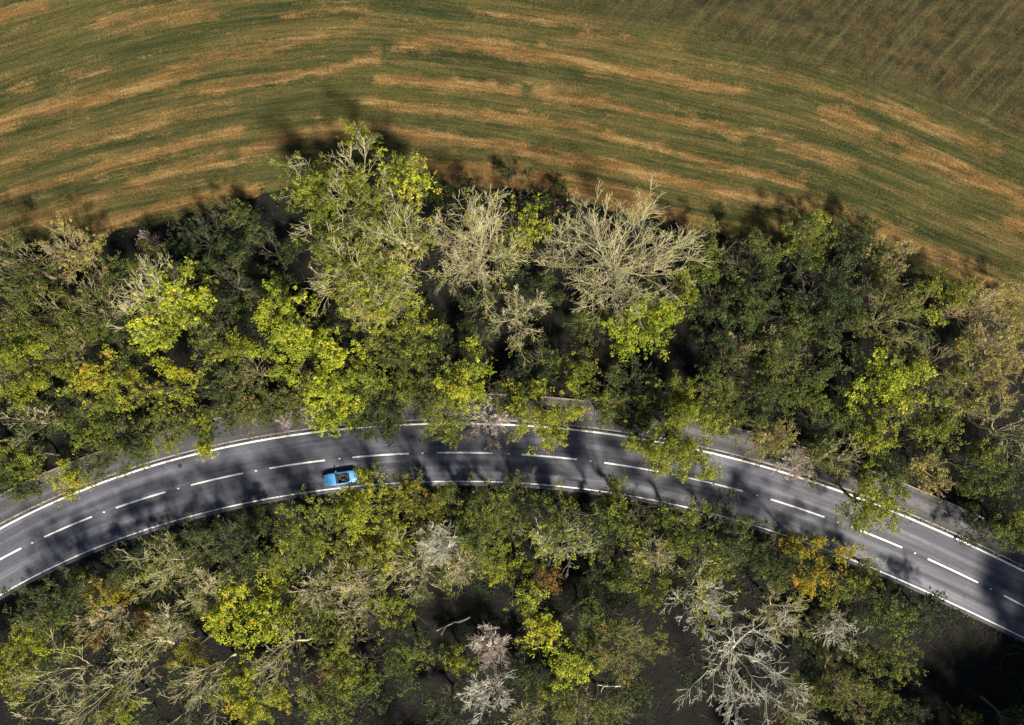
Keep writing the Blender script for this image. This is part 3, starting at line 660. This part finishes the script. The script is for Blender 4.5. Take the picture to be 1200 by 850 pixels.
# ---- wood beyond the picture, read as one mass
def beyond():
    r = np.random.default_rng(77); spots = []
    for _ in range(900):
        px, py = r.uniform(-520, 1720), r.uniform(180, 1330)
        if -40 < px < 1240 and py < 925: continue
        if UP(px) - 75 < py < LO(px) + 62 or py < edge_y(px) + 45: continue
        if abs(px - 600) > 1100: continue
        if px > 1000 and py > 600 and False: continue
        if any((px - a) ** 2 + (py - b) ** 2 < 74 ** 2 for a, b in spots): continue
        spots.append((px, py))
    tall = [(1262, 742), (1300, 800), (1262, 868), (1206, 905), (1130, 915), (1340, 730), (1330, 880), (1252, 945), (1170, 965), (1060, 925)]
    spots = [q for q in spots if all((q[0]-a)**2+(q[1]-b)**2 > 40**2 for a, b in tall)] + tall
    bV, bF, lV, lF, lt = [], [], [], [], []; nb = nl = 0
    protos = [make_tree(np.random.default_rng(500 + q), 4.0 + .4 * q, 9 + q * .7, dict(n2=5, n3=4, leaf=.8, ls=.24, per=9, cr=.36)) for q in range(5)]
    for n_, (px, py) in enumerate(spots):
        pr = protos[n_ % 5]; a = r.uniform(0, 6.28); s = r.uniform(.8, 1.2) if (px, py) not in tall else r.uniform(1.35, 1.55)
        Rm = np.array([[math.cos(a), -math.sin(a), 0], [math.sin(a), math.cos(a), 0], [0, 0, 1]]) * s
        off = np.array([(px - 600) * S, (425 - py) * S, -.1])
        for key in ('trunk', 'branches'):
            V, F = pr[key]; bV.append(V @ Rm.T + off); bF.append(F + nb); nb += len(V)
        V, F, ti = pr['leaves']; lV.append(V @ Rm.T + off); lF.append(F + nl); nl += len(V); lt.append(np.clip(ti + r.normal(0, .1), 0, 1))
    me = mesh_np("woodland", np.concatenate(lV), np.concatenate(lF)); attr(me, "tint", np.concatenate(lt), 'FACE')
    root = tag(link("woodland", me, LM['mid']), "rest of the green wood running on beyond the picture's edges", "woodland", kind="stuff")
    link("branches", mesh_np("branches", np.concatenate(bV), np.concatenate(bF)), BM['brown'], root)
beyond()

# ---- undergrowth: brambles and fallen twigs over the woodland floor
def litter():
    r = np.random.default_rng(63); n = 13000; px = r.uniform(-40, 1240, n); P0 = []
    which = r.random(n); off = np.where(which < .45, r.normal(.30, .12, n), np.where(which < .8, r.uniform(.5, 3.2, n), 0))
    x = (px - 600) * S; y = (425 - UP(px)) * S; m_ = which >= .8
    y[m_] = (425 - LO(px[m_])) * S - np.abs(r.normal(.35, .22, m_.sum()))
    sl = np.gradient(UP(np.array([0., 1.]))); y = y + np.where(m_, 0, off * 1.08)
    q = fnoise(x, y, 13, lo=.05, hi=.8); k = (q > -.1) & (r.random(n) < .8); x, y, off, m_ = x[k], y[k], off[k], m_[k]; n = len(x)
    z = np.where(m_, .03, np.where(off < .5, .125, .10)); a = r.uniform(0, 6.28, n); ls = r.uniform(.03, .085, n)
    c, s_ = np.cos(a) * ls, np.sin(a) * ls; V = np.stack([np.column_stack([x + c, y + s_, z]), np.column_stack([x - s_ * .7, y + c * .7, z + r.uniform(0, .03, n)]), np.column_stack([x - c, y - s_, z + .004]), np.column_stack([x + s_ * .7, y - c * .7, z + r.uniform(0, .03, n)])], 1)
    me = mesh_np("leaf_litter", V.reshape(-1, 3), np.arange(n * 4).reshape(-1, 4)); attr(me, "tint", r.uniform(0, .9, n), 'FACE')
    tag(link("leaf_litter", me, BM['brown']), "dry brown leaves drifted along the kerb, path and lower verge", "leaf litter", kind="stuff")
    n = 60000; px = r.uniform(-30, 1230, n); py = r.uniform(200, 880, n); ok = ((py > edge_y(px) - 2) & (py < UP(px) - 38)) | (py > LO(px) + 8); px, py = px[ok], py[ok]; n = len(px)
    x = (px - 600) * S; y = (425 - py) * S; z = r.uniform(-.18, -.08, n); a = r.uniform(0, 6.28, n); ls = r.uniform(.05, .12, n); c, s_ = np.cos(a) * ls, np.sin(a) * ls
    V = np.stack([np.column_stack([x + c, y + s_, z]), np.column_stack([x - s_ * .7, y + c * .7, z + r.uniform(-.02, .06, n)]), np.column_stack([x - c, y - s_, z]), np.column_stack([x + s_ * .7, y - c * .7, z + r.uniform(-.02, .06, n)])], 1)
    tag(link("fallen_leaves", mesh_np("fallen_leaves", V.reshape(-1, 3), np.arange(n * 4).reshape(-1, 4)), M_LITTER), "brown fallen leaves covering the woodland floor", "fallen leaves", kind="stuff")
litter()

def undergrowth():
    r = np.random.default_rng(31); n = 9500
    px = r.uniform(-60, 1260, n); py = r.uniform(180, 900, n)
    ok = ((py > edge_y(px) - 5) & (py < UP(px) - 39)) | (py > LO(px) + 8)
    q = fnoise(px * S, py * S, 91, lo=.03, hi=.16); ok &= ~in_gap(px, py, .9); ok &= (q > -0.4) | (py < edge_y(px) + 26)
    px, py, q = px[ok], py[ok], q[ok]; nc = len(px); hz = r.uniform(.1, 1.5, nc) * np.clip(.5 + .5 * q, .3, 1.3)
    per = 16; idx = np.repeat(np.arange(nc), per); M = len(idx)
    c = np.column_stack([(px - 600) * S, (425 - py) * S, hz * .6 - .1])
    dv = norm(r.normal(size=(M, 3))) * r.random((M, 1)) ** .5; pos = c[idx] + dv * np.column_stack([np.full(M, .55), np.full(M, .55), hz[idx] * .5])
    pos[:, 2] = np.maximum(pos[:, 2], -.08)
    nn = norm(r.normal(size=(M, 3)) * .6 + np.array([0, 0, 1.])); ls = r.uniform(.09, .2, M); a = norm(np.cross(nn, norm(r.normal(size=(M, 3))))); b = np.cross(nn, a)
    V = np.stack([pos - a * ls[:, None] * .6, pos + b * ls[:, None] * .4, pos + a * ls[:, None] * .6, pos - b * ls[:, None] * .4], 1)
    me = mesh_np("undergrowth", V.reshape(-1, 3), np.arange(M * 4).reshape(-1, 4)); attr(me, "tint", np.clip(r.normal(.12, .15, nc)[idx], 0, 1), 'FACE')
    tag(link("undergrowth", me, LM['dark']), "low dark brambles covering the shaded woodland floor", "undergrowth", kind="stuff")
    # twigs
    n = 1500; px = r.uniform(-40, 1240, n); py = r.uniform(180, 880, n)
    ok = ((py > edge_y(px) + 6) & (py < UP(px) - 32)) | (py > LO(px) + 8); px, py = px[ok], py[ok]; n = len(px)
    st = np.column_stack([(px - 600) * S, (425 - py) * S, r.uniform(-.05, .25, n)]); a = r.uniform(0, 6.28, n); L = r.uniform(.4, 2.0, n)
    pts = [st]; 
    for k in range(4):
        a = a + r.normal(0, .35, n); pts.append(pts[-1] + np.column_stack([np.cos(a), np.sin(a), r.normal(0, .15, n)]) * (L / 4)[:, None])
    C = np.stack(pts, 1); RR_ = (r.uniform(.008, .018, n))[:, None] * np.linspace(1, .4, 5)[None]
    tag(link("fallen_twigs", mesh_np("fallen_twigs", *tubes(C, RR_, 3)), BM['brown']), "thin fallen twigs strewn over the woodland floor", "twigs", kind="stuff")
undergrowth()

# ------------------------------------------------------------------ the blue open roadster
M_BLUE = NM("light_blue_paint"); M_BLUE.color((.12, .38, .72)); M_BLUE.rs(0.32, 0.5); M_BLUE.b.inputs["Coat Weight"].default_value = 0.8; M_BLUE.b.inputs["Coat Roughness"].default_value = 0.06; M_BLUE.b.inputs["Metallic"].default_value = 0.35; M_BLUE = M_BLUE.m
M_BLACK = plain("black_trim", (.012, .012, .013), 0.6, 0.3, var=.3); M_SEAT = plain("black_leather", (.018, .017, .018), 0.5, 0.4)
M_RUB = plain("tyre_rubber", (.018, .018, .018), 0.85, 0.2); M_RIM = plain("wheel_alloy", (.5, .5, .52), 0.3, 0.5, metal=0.9)
M_GLASS = plain("tinted_glass", (.02, .03, .035), 0.05, 0.6, coat=0.5); M_LAMP = plain("lamp_glass", (.75, .78, .8), 0.1, 0.6); M_RED = plain("red_lamp", (.35, .01, .01), 0.2, 0.5)
M_WHITE = plain("white_reflector", (.8, .8, .8), 0.4, 0.5); M_IRON = plain("cast_iron", (.025, .025, .027), 0.7, 0.4, var=.4); M_PLATE = plain("yellow_plate", (.7, .55, .05), 0.5, 0.3)

def pmesh(name, V, F, mat, parent=None, loc=None, smooth=False, bevel=0):
    me = bpy.data.meshes.new(name); me.from_pydata([tuple(v) for v in V], [], F); me.update()
    if smooth: me.polygons.foreach_set("use_smooth", [True] * len(me.polygons))
    o = link(name, me, mat, parent)
    if loc: o.location = loc
    if bevel: b = o.modifiers.new("bevel", 'BEVEL'); b.width = bevel; b.segments = 2
    return o
def box(c, d):
    V = [(c[0] + sx * d[0] / 2, c[1] + sy * d[1] / 2, c[2] + sz * d[2] / 2) for sz in (-1, 1) for sy in (-1, 1) for sx in (-1, 1)]
    return V, [(0, 2, 3, 1), (4, 5, 7, 6), (0, 1, 5, 4), (2, 6, 7, 3), (0, 4, 6, 2), (1, 3, 7, 5)]
def disc_ring(r_in, r_out, wdt, n=28):
    V = []; F = []
    for j in range(n):
        a = 2 * math.pi * j / n; c, s_ = math.cos(a), math.sin(a)
        for rr, yy in ((r_in, -wdt / 2), (r_out * .96, -wdt / 2), (r_out, -wdt * .35), (r_out, wdt * .35), (r_out * .96, wdt / 2), (r_in, wdt / 2)): V.append((rr * c, yy, rr * s_))
    for j in range(n):
        k = (j + 1) % n
        for q in range(6): F.append((j * 6 + q, j * 6 + (q + 1) % 6, k * 6 + (q + 1) % 6, k * 6 + q))
    return V, F
def car():
    x0, y0 = (400 - 600) * S, (425 - 559.6) * S
    x1, y1 = (420 - 600) * S, (425 - 559.0) * S
    root = bpy.data.objects.new("convertible_car", None); COL.objects.link(root); root.location = (x0, y0, 0.03)
    xs = np.array([360., 440.]); yy = UP(xs); ang = math.atan2(-(yy[0] - yy[1]), (xs[0] - xs[1])); root.rotation_euler = (0, 0, math.atan2((yy[1] - yy[0]) , -(80)))
    root.rotation_euler = (0, 0, math.pi + math.atan2(-(yy[1] - yy[0]), 80.0) + .06); root.scale = (.94, .82, .94)
    tag(root, "light blue open two-seat roadster driving left along the shaded lower lane", "car")
    # stations along the car: x forward, half width, sill z, shoulder z, deck z, cockpit flag
    st = [(-1.96, .50, .36, .60, .62, 0), (-1.90, .68, .28, .70, .78, 0), (-1.70, .78, .22, .76, .87, 0), (-1.30, .83, .20, .80, .90, 0), (-.92, .835, .20, .81, .91, 0), (-.90, .835, .20, .81, .91, 1),
          (-.45, .82, .20, .80, .87, 1), (.10, .82, .20, .79, .85, 1), (.38, .825, .20, .79, .86, 1), (.40, .825, .20, .79, .90, 0), (.80, .835, .20, .78, .87, 0), (1.25, .82, .20, .75, .81, 0), (1.62, .74, .21, .68, .72, 0), (1.85, .60, .25, .58, .60, 0), (1.97, .40, .34, .50, .52, 0)]
    V = []; F = []
    for (x, hw, zs, zh, zd, cp) in st:
        inn = .33 if cp else None
        prof = [(hw * .94, zs), (hw, zs + .12), (hw * 1.0, (zs + zh) / 2), (hw * .975, zh), (hw * .90, zd - .015), (hw * .80, zd if not cp else zd), (hw * .77, inn or zd + .015), (hw * .35, inn or zd + .035)]
        row = prof + [(-a, b) for a, b in prof[::-1]]
        V += [(x, y, z) for y, z in row]
    nP = 16; nS = len(st)
    for i in range(nS - 1):
        for j in range(nP - 1): F.append((i * nP + j, i * nP + j + 1, (i + 1) * nP + j + 1, (i + 1) * nP + j))
        F.append((i * nP + nP - 1, i * nP, (i + 1) * nP, (i + 1) * nP + nP - 1))
    F.append(tuple(range(nP))); F.append(tuple(range((nS - 1) * nP, nS * nP))[::-1])
    # inside of the cockpit is dark trim
    b = pmesh("body", V, F, [M_BLUE, M_SEAT], root, smooth=True)
    for p in b.data.polygons:
        c = p.center
        if -.93 < c.x < .42 and abs(c.y) < .64 and c.z < .86 and c.z > .25: p.material_index = 1
        if abs(c.y) < .3 and -.93 < c.x < .42 and c.z < .86: p.material_index = 1
    es = b.modifiers.new("edge", 'EDGE_SPLIT'); es.split_angle = math.radians(38)
    V, F = box((.02, .0, 0), (.08, 1.20, .42)); V = [(x - z * .75 + .33, y * (1 - max(z, 0) * .35), z + 1.04) for x, y, z in V]
    ws = pmesh("windscreen", V, F, M_GLASS, root, bevel=.01)
    V, F = box((0, 0, 0), (.07, 1.14, .05)); pmesh("frame", V, F, M_BLACK, ws, loc=(.165, 0, 1.255), bevel=.01)
    V, F = box((.30, 0, .72), (.24, 1.18, .28)); pmesh("dashboard", V, F, M_BLACK, root, bevel=.04)
    for sy in (-1, 1):
        V, F = box((0, 0, 0), (.50, .46, .18)); seat = pmesh("seat", V, F, M_SEAT, root, loc=(-.32, sy * .34, .50), bevel=.05)
        V, F = box((0, 0, 0), (.16, .44, .58)); V = [(x - z * .25, y * (1 - max(z, 0) * .4), z) for x, y, z in V]; pmesh("backrest", V, F, M_SEAT, seat, loc=(-.28, 0, .26), bevel=.05)
        V, F = box((0, 0, 0), (.12, .20, .13)); mi = pmesh("mirror", V, F, M_BLUE, root, loc=(.30, sy * .94, .93), bevel=.03)
        V, F = box((0, 0, 0), (.16, .30, .10)); V = [(x - abs(y) * .6, y, z) for x, y, z in V]; pmesh("headlight", V, F, M_LAMP, root, loc=(1.80, sy * .52, .60), bevel=.03)
        V, F = box((0, 0, 0), (.10, .28, .14)); pmesh("taillight", V, F, M_RED, root, loc=(-1.88, sy * .50, .66), bevel=.03)
        for wx in (1.16, -1.16):
            V, F = disc_ring(.19, .30, .20); wh = pmesh("wheel", V, F, M_RUB, root, loc=(wx, sy * .76, .30), smooth=True); wh.data.name = "tyre"
            V = [(0, 0, 0)]; F = []
            for j in range(20): V.append((.20 * math.cos(j * .31416), sy * .04, .20 * math.sin(j * .31416)))
            F = [(0, j + 1, (j + 1) % 20 + 1) for j in range(20)]; pmesh("rim", V, F, M_RIM, wh, loc=(0, sy * .05, 0))
    V, F = disc_ring(.15, .18, .03, 20); pmesh("steering_wheel", V, F, M_BLACK, root, loc=(.10, -.34, .82)).rotation_euler = (0, 0, math.pi / 2)
    V, F = box((0, 0, 0), (.34, 1.12, .13)); pmesh("soft_top", V, F, M_BLACK, root, loc=(-.98, 0, .93), bevel=.05)
    V, F = box((0, 0, 0), (.02, .50, .11)); pmesh("number_plate", V, F, M_PLATE, root, loc=(-1.975, 0, .50))
    V, F = box((0, 0, 0), (.03, .80, .10)); pmesh("grille", V, F, M_BLACK, root, loc=(1.97, 0, .42), bevel=.01)
car()

# ------------------------------------------------------------------ small things on and beside the road
def stud(px, label):
    V, F = box((0, 0, 0), (.22, .14, .03)); V = [(x * (1 - .25 * (z > 0)), y * (1 - .25 * (z > 0)), z) for x, y, z in V]
    o = pmesh("road_stud", V, F, M_WHITE, loc=((px - 600) * S, (425 - float(CE(px))) * S, .062))
    tag(o, label, "road stud", "reflecting studs between the centre dashes")
sx = [38, 122, 209, 300, 398, 495, 596, 692, 788, 887, 982, 1072, 1161]
for n_, px in enumerate(sx):
    stud(px, f"white road stud between centre dashes, {'rightmost' if n_ == 12 else ORD[n_]} along the road")
def grate(px, label):
    p = curve(UP, .02, np.array([px - 1., px, px + 1.])); ang = math.atan2(*(p[2] - p[0])[::-1])
    root = bpy.data.objects.new("drain_grate", None); COL.objects.link(root); root.location = (p[1][0], p[1][1] - .02, .02); root.rotation_euler = (0, 0, ang)
    tag(root, label, "drain", "drain grates along the upper kerb")
    V = []; F = []
    for c, d in (((0, .2, 0), (.46, .05, .02)), ((0, -.2, 0), (.46, .05, .02)), ((.205, 0, 0), (.05, .35, .02)), ((-.205, 0, 0), (.05, .35, .02))):
        v, f = box(c, d); F += [tuple(q + len(V) for q in ff) for ff in f]; V += v
    pmesh("frame", V, F, M_IRON, root, loc=(0, .42 * 0, .004))
    V = []; F = []
    for q in range(6):
        v, f = box((-.15 + q * .06, 0, 0), (.022, .34, .015)); F += [tuple(a + len(V) for a in ff) for ff in f]; V += v
    pmesh("bars", V, F, M_IRON, root)
for px, lb in ((65, "dark drain grate in the gutter near the road's left end"), (197, "dark drain grate in the gutter above the left lane dashes"), (338, "dark drain grate in the gutter below the pinkish shrub"),
               (692, "dark drain grate in the gutter right of the round roadside tree"), (888, "dark drain grate in the gutter left of the pinkish brush over kerb")):
    grate(px, lb)
# dark patch with a cover in the upper lane
V = [(0, 0, 0)] + [((.52 + .08 * math.sin(j * 3.1)) * math.cos(j * .349), .2 * math.sin(j * .349) * (1 + .15 * math.cos(j * 2.3)), 0) for j in range(18)]
o = pmesh("tar_patch", V, [(0, j + 1, (j + 1) % 18 + 1) for j in range(18)], M_IRON, loc=((457 - 600) * S, (425 - 507.5) * S, .04)); tag(o, kind="structure")
V = [(.26 * math.cos(j * .2618), .26 * math.sin(j * .2618), .012 * 0) for j in range(24)]
o = pmesh("manhole_cover", V + [(a, b, .012) for a, b, c in V], [tuple(range(24, 48))] + [(j, (j + 1) % 24, 24 + (j + 1) % 24, 24 + j) for j in range(24)], M_IRON, loc=((211 - 600) * S, (425 - 546) * S, .034))
tag(o, "small round dark iron cover in the upper lane at the road's left", "manhole cover")
def fallen(px0, py0, px1, py1, rad, label, seed):
    r = np.random.default_rng(seed); a = np.array([(px0 - 600) * S, (425 - py0) * S, .25]); b = np.array([(px1 - 600) * S, (425 - py1) * S, .1])
    tt = np.linspace(0, 1, 10)[:, None]; c = a * (1 - tt) + b * tt; c[:, :2] += np.cumsum(r.normal(0, .05, (10, 2)), 0)
    V, F = tubes(c[None], (rad * np.linspace(1, .4, 10))[None], 7)
    f = c[6]; d = np.array([f, f + (b - a) * .14 + [0.1, -.25, .1], f + (b - a) * .24 + [.25, -.6, .15]]); V2, F2 = tubes(d[None], np.array([[rad * .5, rad * .35, rad * .15]]), 5)
    o = link("fallen_branch", mesh_np("fallen_branch", np.concatenate([V, V2]), np.concatenate([F, F2 + len(V)]), True), BM['white']); tag(o, label, "branch", "fallen branches on the woodland floor")
fallen(550, 721, 512, 738, .10, "pale fallen branch with a fork lying in the open dark gap", 3)
fallen(728, 803, 700, 806, .09, "pale fallen branch lying near the bottom beside the two olive trees", 4)
fallen(22, 508, 50, 498, .07, "thin pale fallen branch under the trees at the wood's left side", 5)
